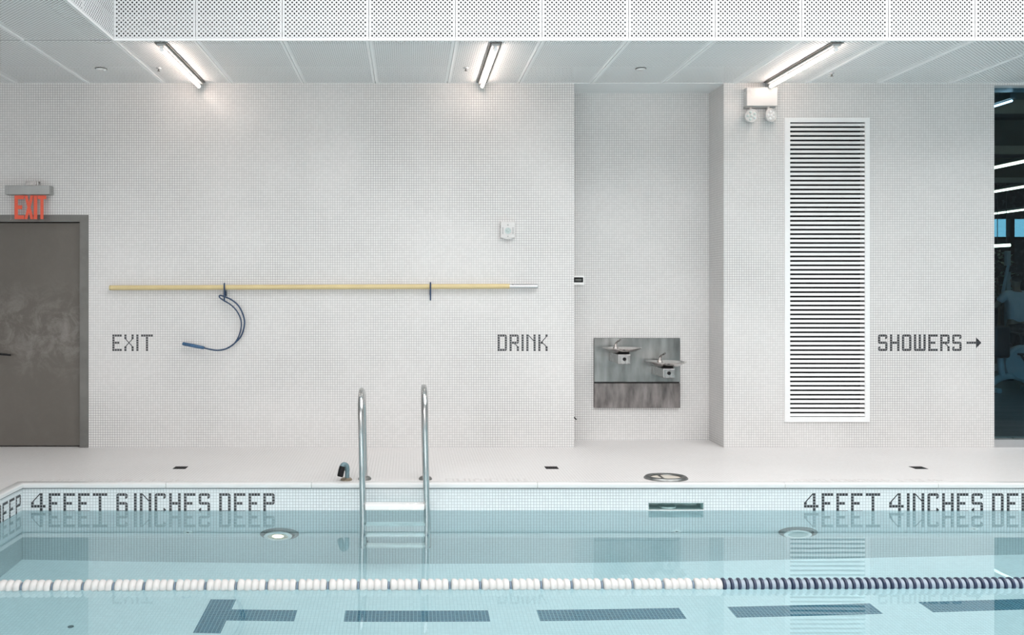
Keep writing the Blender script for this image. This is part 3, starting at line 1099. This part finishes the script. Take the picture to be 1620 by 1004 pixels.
# hydrant-like capped elbow beside the ladder
hb = onz(548, 759, 0)
hy = thing('hose_coupling', 'black-capped bent coupling on a brass base left of the ladder', 'coupling', hb)
BRASS = plain('tarnished_brass', (.30, .25, .19), .4, .8, .2, 30)
b = B()
lathe(b, [(.046, 0), (.046, .008), (.036, .017), (.020, .02)], hb, 'z', 24)
obj('base_flange', b, BRASS, hy, sm=True)
b = B()
tube(b, smooth([hb + Vector((.006, 0, .015)), hb + Vector((.006, 0, .07)), hb + Vector((.0, -.005, .112)), hb + Vector((-.022, -.02, .122)), hb + Vector((-.036, -.035, .10))], 5), [.018] * 6 + [.021] * 15, 14)
obj('elbow', b, plain('weathered_blue_pipe', (.16, .25, .28), .4, .3, .35, 30), hy, sm=True)
b = B()
tube(b, [hb + Vector((-.030, -.034, .112)), hb + Vector((-.036, -.042, .085)), hb + Vector((-.044, -.05, .045)), hb + Vector((-.046, -.052, .036))], [.021, .024, .024, .020], 16)
obj('cap', b, BLACK, hy, sm=True)

# ------------------------------------------------------------------ pool ladder
la = thing('pool_ladder', 'stainless steel pool ladder with white treads at the pool edge', 'ladder', (-.1, YP, 0))
yA, yB = 6.80, 7.155
xr = {}
for s, xt, xw, ztop in ((0, -.352, -.334, .715), (1, .124, .143, .742)):
    r = (yB - yA) / 2
    zc = ztop - r
    pts = [(yB, -.01), (yB, .2), (yB, zc - .12)]
    for k in range(0, 13):
        a = PI * k / 12
        pts.append(((yA + yB) / 2 + r * math.cos(a), zc + r * math.sin(a)))
    pts += [(yA, zc - .15), (yA, .1), (yA, -.2), (yA, -.6), (yA, -.93), (yA + .03, -1.01), (yA + .10, -1.03), (YP - .002, -1.03)]

    def xat(z, xw=xw, xt=xt, ztop=ztop):
        return xw + (xt - xw) * max(-.3, min(1, (z + .2) / (ztop + .2)))
    b = B()
    tube(b, [(xat(z), y, z) for y, z in pts], .0242, 16)
    obj('rail', b, CHROME, la, sm=True)
    b = B()
    lathe(b, [(.052, 0), (.052, .010), (.040, .022), (.027, .026)], (xat(0), yB, 0), 'z', 24, caps=False)
    obj('flange', b, STEEL_D, la, sm=True)
    xr[s] = xat
for z in (-.128, -.405, -.685, -.945):
    b = B()
    rbox(b, xr[0](z) + .018, xr[1](z) - .018, yA - .045, yA + .045, z - .022, z + .022, .008, 2)
    obj('tread', b, WHITE_G, la)

# ------------------------------------------------------------------ underwater fittings
for px, lit, lb in ((-.985, True, 'lit warm underwater lamp below the words INCHES DEEP'), (3.0, False, 'unlit round underwater lamp left of the 4FEET 4INCHES marking')):
    zc = WL - .655
    ul = thing('underwater_lamp', lb, 'pool light', (px, YP, zc), 'lamps in the pool wall')
    b = B()
    lathe(b, [(.150, 0), (.150, -.010), (.140, -.018), (.118, -.02), (.114, -.004)], (px, YP, zc), 'y', 40)
    obj('niche_ring', b, STEEL_D, ul, sm=True)
    b = B()
    cx, cz = px - .01, zc - .04
    lathe(b, [(.108, -.004), (.108, -.028), (.100, -.034), (.080, -.034), (.076, -.02)], (cx, YP, cz), 'y', 36)
    obj('bezel', b, WHITE_G, ul, sm=True)
    b = B()
    lathe(b, [(.078, -.024), (.06, -.016), (.03, -.008), (.012, -.006)], (cx, YP, cz), 'y', 28)
    obj('reflector', b, plain('cream_reflector', (.70, .64, .54), .3, var=.2, scale=40) if lit else LENS, ul, sm=True)
    if lit:
        b = B()
        lathe(b, [(.010, -.008), (.040, -.012), (.044, -.024), (.020, -.034)], (cx, YP, cz), 'y', 20)
        obj('bulb', b, POOL_LAMP, ul, sm=True)
for x, z, lb in ((-1.69, WL - .62, 'small white inlet in the pool wall left of the lit lamp'), (2.066, WL - .605, 'small white inlet in the pool wall below the skimmer'), (4.35, WL - .60, 'small white inlet in the pool wall right of the unlit lamp')):
    il = thing('wall_inlet', lb, 'inlet', (x, YP, z), 'inlets in the pool wall')
    b = B()
    lathe(b, [(.038, 0), (.038, -.008), (.028, -.014), (.014, -.014), (.012, -.006)], (x, YP, z), 'y', 20)
    obj('flange', b, WHITE_G, il, sm=True)
    b = B()
    lathe(b, [(.011, -.004), (.011, -.012), (.006, -.013)], (x, YP, z), 'y', 12)
    obj('nozzle', b, FRAME_D, il, sm=True)
fi = thing('floor_inlet', 'small round fitting on the pool floor left of the T-shaped stripe', 'inlet', (-2.155, 5.821, ZB))
b = B()
lathe(b, [(.019, 0), (.019, .006), (.013, .010), (.006, .010)], (-2.155, 5.821, ZB), 'z', 18)
obj('cap', b, plain('pool_fitting_grey', (.2, .24, .26), .4), fi, sm=True)

# ------------------------------------------------------------------ lane rope
RY, RZ = 5.175, WL + .008
ro = thing('lane_rope', 'floating lane divider of white floats turning dark blue to the right', 'lane rope', (0, RY, RZ))
FW = plain('white_float', (.62, .605, .59), .4, var=.04, scale=20)
FB = plain('navy_float', (.022, .035, .075), .35, var=.15, scale=20)
SL = plain('pale_blue_sleeve', (.30, .36, .42), .4, var=.08)
SP = plain('blue_grey_spacer', (.16, .22, .29), .4, var=.15)


def rope_y(x):
    return RY + .008 * (x - 1.0)


upx = RY / F
pitch = 48.05 * upx
R = .0415
n = 0
xe = (1142 - VX) * upx                        # right end of the white part
x = xe
white0 = None
while x > (-70 - VX) * upx:
    x0, x1 = x - pitch + .013, x
    L = x1 - x0
    if white0 is None:
        b = B()
        pr = [(.012, 0)]
        for k in range(4):
            c0, c1 = L * k / 4, L * (k + 1) / 4
            pr += [(R * .74, c0 + L * .010), (R * .90, c0 + L * .030), (R, c0 + L * .070), (R * .99, c1 - L * .12), (R * .93, c1 - L * .06), (R * .74, c1 - L * .012)]
        pr.append((.012, L))
        lathe(b, pr, (x0, rope_y(x0), RZ), 'x', 24)
        white0 = obj('white_float', b, FW, ro, sm=True)
        b = B()
        lathe(b, [(.010, 0), (.024, .001), (.027, .003), (.027, .010), (.024, .012), (.010, .013)], (x0 - .013, rope_y(x0), RZ), 'x', 18)
        spacer0 = obj('spacer', b, SP, ro, sm=True)
        wl, sl, xs0 = white0.location.copy(), spacer0.location.copy(), x
    else:
        for src, l0 in ((white0, wl), (spacer0, sl)):
            c = src.copy()
            COL.objects.link(c)
            c.location = l0 + Vector((x - xs0, rope_y(x) - rope_y(xs0), 0))
            if src is white0:
                c.rotation_euler = (random.uniform(-3, 3), random.uniform(-.012, .012), random.uniform(-.012, .012))
    x -= pitch
x = xe
dp = 12.02 * upx
navy0 = None
for k in range(46):
    if navy0 is None:
        b = B()
        lathe(b, [(.012, 0), (R * .9, .001), (R * 1.0, .004), (R * 1.02, .0095), (R * 1.0, .015), (R * .9, .018), (R * .86, .0175), (R * .80, .010), (.012, .010)], (x, rope_y(x), RZ), 'x', 26)
        navy0 = obj('navy_disc', b, FB, ro, sm=True)
        b = B()
        lathe(b, [(.012, .010), (R * .74, .011), (R * .80, .018), (R * .80, dp - .003), (R * .74, dp - .001), (.012, dp - .0005)], (x, rope_y(x), RZ), 'x', 22)
        sleeve0 = obj('sleeve', b, SL, ro, sm=True)
        nl, sl2 = navy0.location.copy(), sleeve0.location.copy()
    else:
        for src, l0 in ((navy0, nl), (sleeve0, sl2)):
            c = src.copy()
            COL.objects.link(c)
            c.location = l0 + Vector((dp * k, rope_y(xe + dp * k) - rope_y(xe), 0))
            if src is navy0:
                c.rotation_euler = (0, random.uniform(-.03, .03), random.uniform(-.06, .06))
    x += dp
b = B()
xl, xr_ = PX0, PX1
tube(b, [(xl, rope_y(xl), RZ), (0, rope_y(0), RZ), (xr_, rope_y(xr_), RZ)], .006, 8)
obj('cable', b, STEEL, ro)

# ------------------------------------------------------------------ the glazing and the gym behind it
b = B()
box(b, GX0, GX1, D + .10, D + .112, .075, ZC - .02)
wd = struct('window_1', b, GLASS_B)
b = B()
box(b, GX0 - .001, GX1, D + .0, D + .2, 0, .075)
box(b, GX0, GX0 + .012, D + .06, D + .16, .075, ZC - .02)
box(b, GX1 - .05, GX1, D + .06, D + .16, .075, ZC - .02)
obj('window_frame', b, ALU, wd)

YG = 24.0
GXR = 24.0
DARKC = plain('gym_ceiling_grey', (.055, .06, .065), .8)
b = B()
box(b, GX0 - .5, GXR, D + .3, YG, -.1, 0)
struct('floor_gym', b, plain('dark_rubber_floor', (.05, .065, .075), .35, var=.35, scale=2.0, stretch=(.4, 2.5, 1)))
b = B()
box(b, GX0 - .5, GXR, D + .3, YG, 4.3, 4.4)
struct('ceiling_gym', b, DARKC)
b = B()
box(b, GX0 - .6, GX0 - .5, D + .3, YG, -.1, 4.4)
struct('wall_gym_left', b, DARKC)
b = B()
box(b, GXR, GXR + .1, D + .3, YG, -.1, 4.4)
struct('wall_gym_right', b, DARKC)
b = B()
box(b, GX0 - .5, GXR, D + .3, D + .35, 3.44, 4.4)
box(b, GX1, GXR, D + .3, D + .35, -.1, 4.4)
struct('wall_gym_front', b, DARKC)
b = B()
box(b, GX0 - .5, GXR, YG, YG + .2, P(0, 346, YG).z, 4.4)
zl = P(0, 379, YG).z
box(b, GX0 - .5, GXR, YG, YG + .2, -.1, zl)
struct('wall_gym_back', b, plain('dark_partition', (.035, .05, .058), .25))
b = B()
zt = P(0, 346, YG).z
box(b, GX0 - .5, GXR, YG + .1, YG + .11, zl, zt)
wg = struct('window_4', b, GLASS_F)
b = B()
z = P(0, 378, YG).z
box(b, GX0 - .5, GXR, YG, YG + .12, z - .05, z + .06)
k = 0
mx = P(1600, 0, YG).x
for i in range(-8, 5):
    box(b, mx + i * 1.7 - .06, mx + i * 1.7 + .06, YG - .04, YG + .12, 0, zt)
obj('window_frame', b, BLACK, wg)
# ducts and hanging tubes
b = B()
for zz, yy, hh in ((3.9, 11.5, .34), (3.85, 14.8, .42), (3.8, 18.5, .4)):
    box(b, GX0 - .4, GXR - .1, yy, yy + .9, zz, zz + hh)
struct('trim_3', b, plain('duct_olive', (.16, .155, .12), .5, .3, .25, 2))
ZG = EYE + 1.90
for X, ya, yb_, lb in ((6.0, 9.02, 11.4, 'glowing gym tube nearest the glass, highest at the top'), (8.96, 9.8, 15.2, 'brightest gym tube behind glass, second from top'),
                      (11.1, 11.0, 23.5, 'thin gym tube behind glass, third from top'), (14.2, 12.0, 23.5, 'thin gym tube behind glass, lowest of four')):
    gl_ = thing('gym_strip_light', lb, 'ceiling light', (X, (ya + yb_) / 2, ZG), 'strip lights in the gym')
    b = B()
    box(b, X - .03, X + .03, ya, yb_, ZG + .022, ZG + .07)
    for yy in (ya + .2, yb_ - .2):
        tube(b, [(X, yy, ZG + .06), (X, yy, 4.297)], .006, 6)
    obj('housing', b, FRAME_D, gl_)
    b = B()
    tube(b, [(X, ya + .02, ZG), (X, yb_ - .02, ZG)], .011 if X < 7 else .021, 8)
    obj('tube', b, GYM_TUBE if X > 7 else GYM_COOL, gl_)

# exercise machines
PALE = plain('pale_machine_paint', (.62, .66, .66), .4, .1, .06)
SHELL = plain('charcoal_plastic', (.03, .033, .038), .4)


def gp(px, py, Y):
    return P(px, py, Y)


Y = 13.5
bk = thing('exercise_bike', 'pale-framed exercise bike with dark seat just behind the gym glass', 'exercise machine', (gp(1588, 0, Y).x, Y, 0))
xb = gp(1588, 0, Y).x
b = B()
rbox(b, xb - .28, xb - .20, Y - .28, Y + .28, 0, .07, .02)
rbox(b, xb + .42, xb + .50, Y - .28, Y + .28, 0, .07, .02)
tube(b, smooth([(xb - .24, Y, .07), (xb - .05, Y, .20), (xb + .2, Y, .22), (xb + .46, Y, .07)], 5), .05, 12)
obj('base', b, PALE, bk, sm=True)
b = B()
lathe(b, [(.05, -.07), (.24, -.06), (.27, -.03), (.27, .03), (.24, .06), (.05, .07)], (xb + .28, Y, .42), 'y', 32)
obj('flywheel_housing', b, PALE, bk, sm=True)
b = B()
tube(b, [(xb - .02, Y, .2), (xb - .07, Y, .62)], .045, 12)
obj('seat_post', b, PALE, bk, sm=True)
b = B()
lathe(b, [(.04, 0), (.15, .012), (.18, .05), (.16, .10), (.05, .13)], (xb - .07, Y, .62), 'z', 24, 1.0, .8)
obj('seat', b, SHELL, bk, sm=True)
b = B()
rbox(b, xb - .22, xb + .02, Y - .14, Y - .07, .50, .98, .04, 3)
obj('back_pad', b, SHELL, bk, sm=True)
b = B()
tube(b, smooth([(xb + .28, Y, .6), (xb + .30, Y, .74), (xb + .26, Y, .86)], 5), .035, 12)
tube(b, smooth([(xb + .10, Y - .2, .94), (xb + .24, Y - .2, .87), (xb + .26, Y, .85), (xb + .24, Y + .2, .87), (xb + .10, Y + .2, .94)], 5), .018, 10)
obj('handlebar', b, SHELL, bk, sm=True)
b = B()
tube(b, [(xb + .28, Y - .10, .42), (xb + .28, Y + .10, .42)], .03, 10)
for s in (-1, 1):
    tube(b, [(xb + .28, Y + s * .09, .42), (xb + .28 + s * .1, Y + s * .10, .42 - s * .14)], .015, 8)
    rbox(b, xb + .23 + s * .1, xb + .33 + s * .1, Y + s * .15 - .05, Y + s * .15 + .05, .405 - s * .14, .435 - s * .14, .008)
obj('pedal_crank', b, SHELL, bk, sm=True)

Y = 17.2
cm = thing('cable_machine', 'tall exercise frame with a slanted pale bar beside the person', 'exercise machine', (gp(1594, 0, Y).x, Y, 0))
x0 = gp(1597, 0, Y).x
b = B()
rbox(b, x0 - .05, x0 + .03, Y, Y + .08, 0, 2.25, .01)
obj('upright', b, PALE, cm)
b = B()
rbox(b, x0 - .5, x0 + .9, Y - .3, Y - .2, 0, .08, .02)
rbox(b, x0 - .1, x0 + .0, Y - .3, Y + .5, 0, .08, .02)
tube(b, smooth([(x0 - .5, Y - .25, .08), (x0 + .1, Y - .25, .16), (x0 + .5, Y - .25, .36), (x0 + .8, Y - .25, .42)], 5), .05, 10)
obj('foot', b, PALE, cm)
b = B()
tube(b, [gp(1595, 420, Y - .05), gp(1586.5, 462, Y - .12)], .028, 10)
obj('pull_bar', b, plain('pale_blue_bar', (.55, .68, .78), .4), cm, sm=True)
b = B()
rbox(b, x0 - .10, x0 + .10, Y - .06, Y + .06, gp(0, 425, Y).z - .06, gp(0, 425, Y).z + .06, .02)
obj('pulley_block', b, SHELL, cm)
b = B()
for k in range(8):
    rbox(b, x0 + .08, x0 + .38, Y - .06, Y + .08, .25 + k * .07, .31 + k * .07, .006)
obj('weight_stack', b, SHELL, cm)

# a leafy plant and a small lamp by the far partition
Y = 21.5
pc_ = gp(1579, 0, Y).x
pl_ = thing('potted_plant', 'leafy pale green plant standing far back behind the gym glass', 'plant', (pc_, Y, 0))
b = B()
lathe(b, [(.16, 0), (.22, .45), (.23, .5), (.19, .5), (.18, .44)], (pc_, Y, 0), 'z', 20)
obj('pot', b, SHELL, pl_, sm=True)
b = B()
tube(b, smooth([(pc_, Y, .42), (pc_ + .03, Y, 1.1), (pc_ - .02, Y, 1.8)], 5), .03, 8)
obj('stem', b, plain('plant_stem', (.12, .09, .05), .7), pl_)
b = B()
for k in range(150):
    a_, h_ = random.uniform(0, 2 * PI), random.uniform(1.35, 2.45)
    q_ = random.uniform(.05, .36) * (1 - abs(h_ - 1.9) * .9)
    c_ = Vector((pc_ + q_ * math.cos(a_), Y + q_ * math.sin(a_), h_))
    d_ = Vector((math.cos(a_), math.sin(a_), random.uniform(-.5, .7))).normalized() * .13
    e_ = d_.cross(Vector((random.uniform(-1, 1), random.uniform(-1, 1), 1))).normalized() * .03
    f_ = d_.cross(e_).normalized() * .012
    quad(b, c_, c_ + d_ * .5 + e_ + f_, c_ + d_, c_ + d_ * .5 - e_ + f_)
obj('leaves', b, plain('pale_leaf', (.42, .50, .36), .5, var=.4, scale=20), pl_)
cl_ = gp(1585, 389, 20.5)
wl_ = thing('ceiling_lamp', 'short warm hanging lamp below the dark beam far back in the gym', 'ceiling light', cl_)
b = B()
tube(b, [cl_ + Vector((-.2, 0, 0)), cl_ + Vector((.18, 0, .02))], .035, 10)
obj('lamp_shade', b, GYM_TUBE, wl_)
b = B()
tube(b, [cl_ + Vector((-.1, 0, .03)), Vector((cl_.x - .1, cl_.y, 4.297))], .008, 6)
tube(b, [cl_ + Vector((.1, 0, .04)), Vector((cl_.x + .1, cl_.y, 4.297))], .008, 6)
obj('hanging_rod', b, SHELL, wl_)

# ------------------------------------------------------------------ person in the gym
Y = 15.2
px_ = gp(1609, 0, Y).x
pe = thing('person', 'person seen from behind in a white shirt and dark trousers in the gym', 'person', (px_, Y, 0))
SKIN = plain('skin', (.42, .27, .19), .5)
SHIRT = plain('white_shirt', (.86, .87, .87), .8, var=.06)
TROU = plain('dark_trousers', (.02, .021, .026), .8)
HAIR = plain('dark_hair', (.014, .011, .010), .6)


def skin(name, verts, edges, rad, mat, root=0, parent=pe, lev=2):
    me = bpy.data.meshes.new(name)
    me.from_pydata([Vector(v_) for v_ in verts], edges, [])
    o = bpy.data.objects.new(name, me)
    COL.objects.link(o)
    o.parent = parent
    me.materials.append(mat)
    sk_ = o.modifiers.new('skin', 'SKIN')
    sk_.use_smooth_shade = True
    for i, r_ in enumerate(rad):
        me.skin_vertices[0].data[i].radius = (r_, r_) if not isinstance(r_, tuple) else r_
    me.skin_vertices[0].data[root].use_root = True
    su = o.modifiers.new('sub', 'SUBSURF')
    su.levels = su.render_levels = lev
    return o


# joints relative to the person's base; facing +y (away from the pool), right arm raised to the bar at the left
V, EE, RR = [], [], []


def jt(p_, r_, link=None):
    V.append(p_)
    RR.append(r_)
    if link is not None:
        EE.append((link, len(V) - 1))
    return len(V) - 1


pel = jt((0, 0, .95), (.15, .11))
wai = jt((.0, .0, 1.10), (.13, .10), pel)
che = jt((.0, .01, 1.32), (.155, .115), wai)
nb = jt((0, .0, 1.47), .06, che)
nk = jt((0, .02, 1.54), .052, nb)
h1 = jt((0, .035, 1.62), (.072, .085), nk)
h2 = jt((0, .03, 1.70), (.074, .088), h1)
jt((0, .025, 1.75), (.05, .06), h2)
ends = {}
for s in (-1, 1):
    hp_ = jt((s * .09, 0, .88), .085, pel)
    kn = jt((s * .11, .02 if s < 0 else .06, .49), .057, hp_)
    an_ = jt((s * .12, -.02 if s < 0 else .0, .09), .038, kn)
    jt((s * .13, .14, .035), .034, an_)
    sh = jt((s * .18, 0, 1.43), .06, che)
    if s < 0:
        el = jt((-.33, .08, 1.22), .042, sh)
        wr = jt((-.40, .26, 1.36), .028, el)
        pm = jt((-.42, .32, 1.41), (.038, .022), wr)
        dirs = [(-.030, .05, .05), (-.012, .06, .055), (.006, .06, .05), (.022, .05, .04)]
    else:
        el = jt((.27, .03, 1.17), .042, sh)
        wr = jt((.24, .22, 1.08), .028, el)
        pm = jt((.22, .29, 1.08), (.038, .022), wr)
        dirs = [(-.025, .065, -.01), (-.008, .072, -.014), (.010, .07, -.014), (.026, .058, -.012)]
    for dx, dy, dz in dirs:
        bq = V[pm]
        f1 = jt((bq[0] + dx, bq[1] + dy * .6, bq[2] + dz * .6), .0095, pm)
        jt((bq[0] + dx * 1.2, bq[1] + dy, bq[2] + dz - .012), .0085, f1)
    t1 = jt((V[pm][0] - s * .035, V[pm][1] + .005, V[pm][2] + .012), .0105, pm)
    jt((V[pm][0] - s * .05, V[pm][1] + .035, V[pm][2] + .02), .0095, t1)
body = skin('body', V, EE, RR, SKIN)
# face: nose, ears, eyes, mouth
b = B()
o_ = Vector((px_, Y, 0))
lathe(b, [(.016, 0), (.012, .02), (.004, .03)], o_ + Vector((0, .115, 1.645)), 'y', 10)
for s in (-1, 1):
    lathe(b, [(.01, -.012), (.02, 0), (.01, .012)], o_ + Vector((s * .078, .03, 1.66)), 'x', 12, .6, 1.3)
obj('nose_and_ears', b, SKIN, body, sm=True)
b = B()
for s in (-1, 1):
    lathe(b, [(.004, -.006), (.012, 0), (.004, .006)], o_ + Vector((s * .03, .112, 1.675)), 'y', 12)
obj('eyes', b, HAIR, body, sm=True)
b = B()
lathe(b, [(.004, -.006), (.022, 0), (.004, .006)], o_ + Vector((0, .115, 1.605)), 'y', 14, 1, .3)
obj('mouth', b, plain('lips', (.35, .14, .11), .5), body, sm=True)
skin('hair', [(0, .0, 1.63), (0, .0, 1.70), (0, .01, 1.755)], [(0, 1), (1, 2)], [(.07, .075), (.088, .092), (.066, .072)], HAIR)
skin('shirt', [(0, 0, .93), (0, 0, 1.10), (0, .01, 1.32), (0, .005, 1.44), (-.19, .0, 1.435), (-.28, .05, 1.30), (.19, 0, 1.435), (.25, .02, 1.27)],
     [(0, 1), (1, 2), (2, 3), (2, 4), (4, 5), (2, 6), (6, 7)], [(.172, .135), (.155, .125), (.178, .138), (.085, .08), .078, .066, .078, .066], SHIRT)
skin('trousers', [(0, 0, 1.0), (0, 0, .92), (-.095, 0, .82), (-.112, .02, .49), (-.12, -.02, .12), (.095, 0, .82), (.112, .06, .49), (.12, 0, .12)],
     [(0, 1), (1, 2), (2, 3), (3, 4), (1, 5), (5, 6), (6, 7)], [(.158, .122), (.16, .125), .102, .075, .06, .102, .075, .06], TROU)
for s in (-1, 1):
    b = B()
    rbox(b, px_ + s * .125 - .05, px_ + s * .125 + .05, Y - .075, Y + .19, 0, .085, .03, 3)
    obj('shoe', b, SHELL, pe, sm=True)
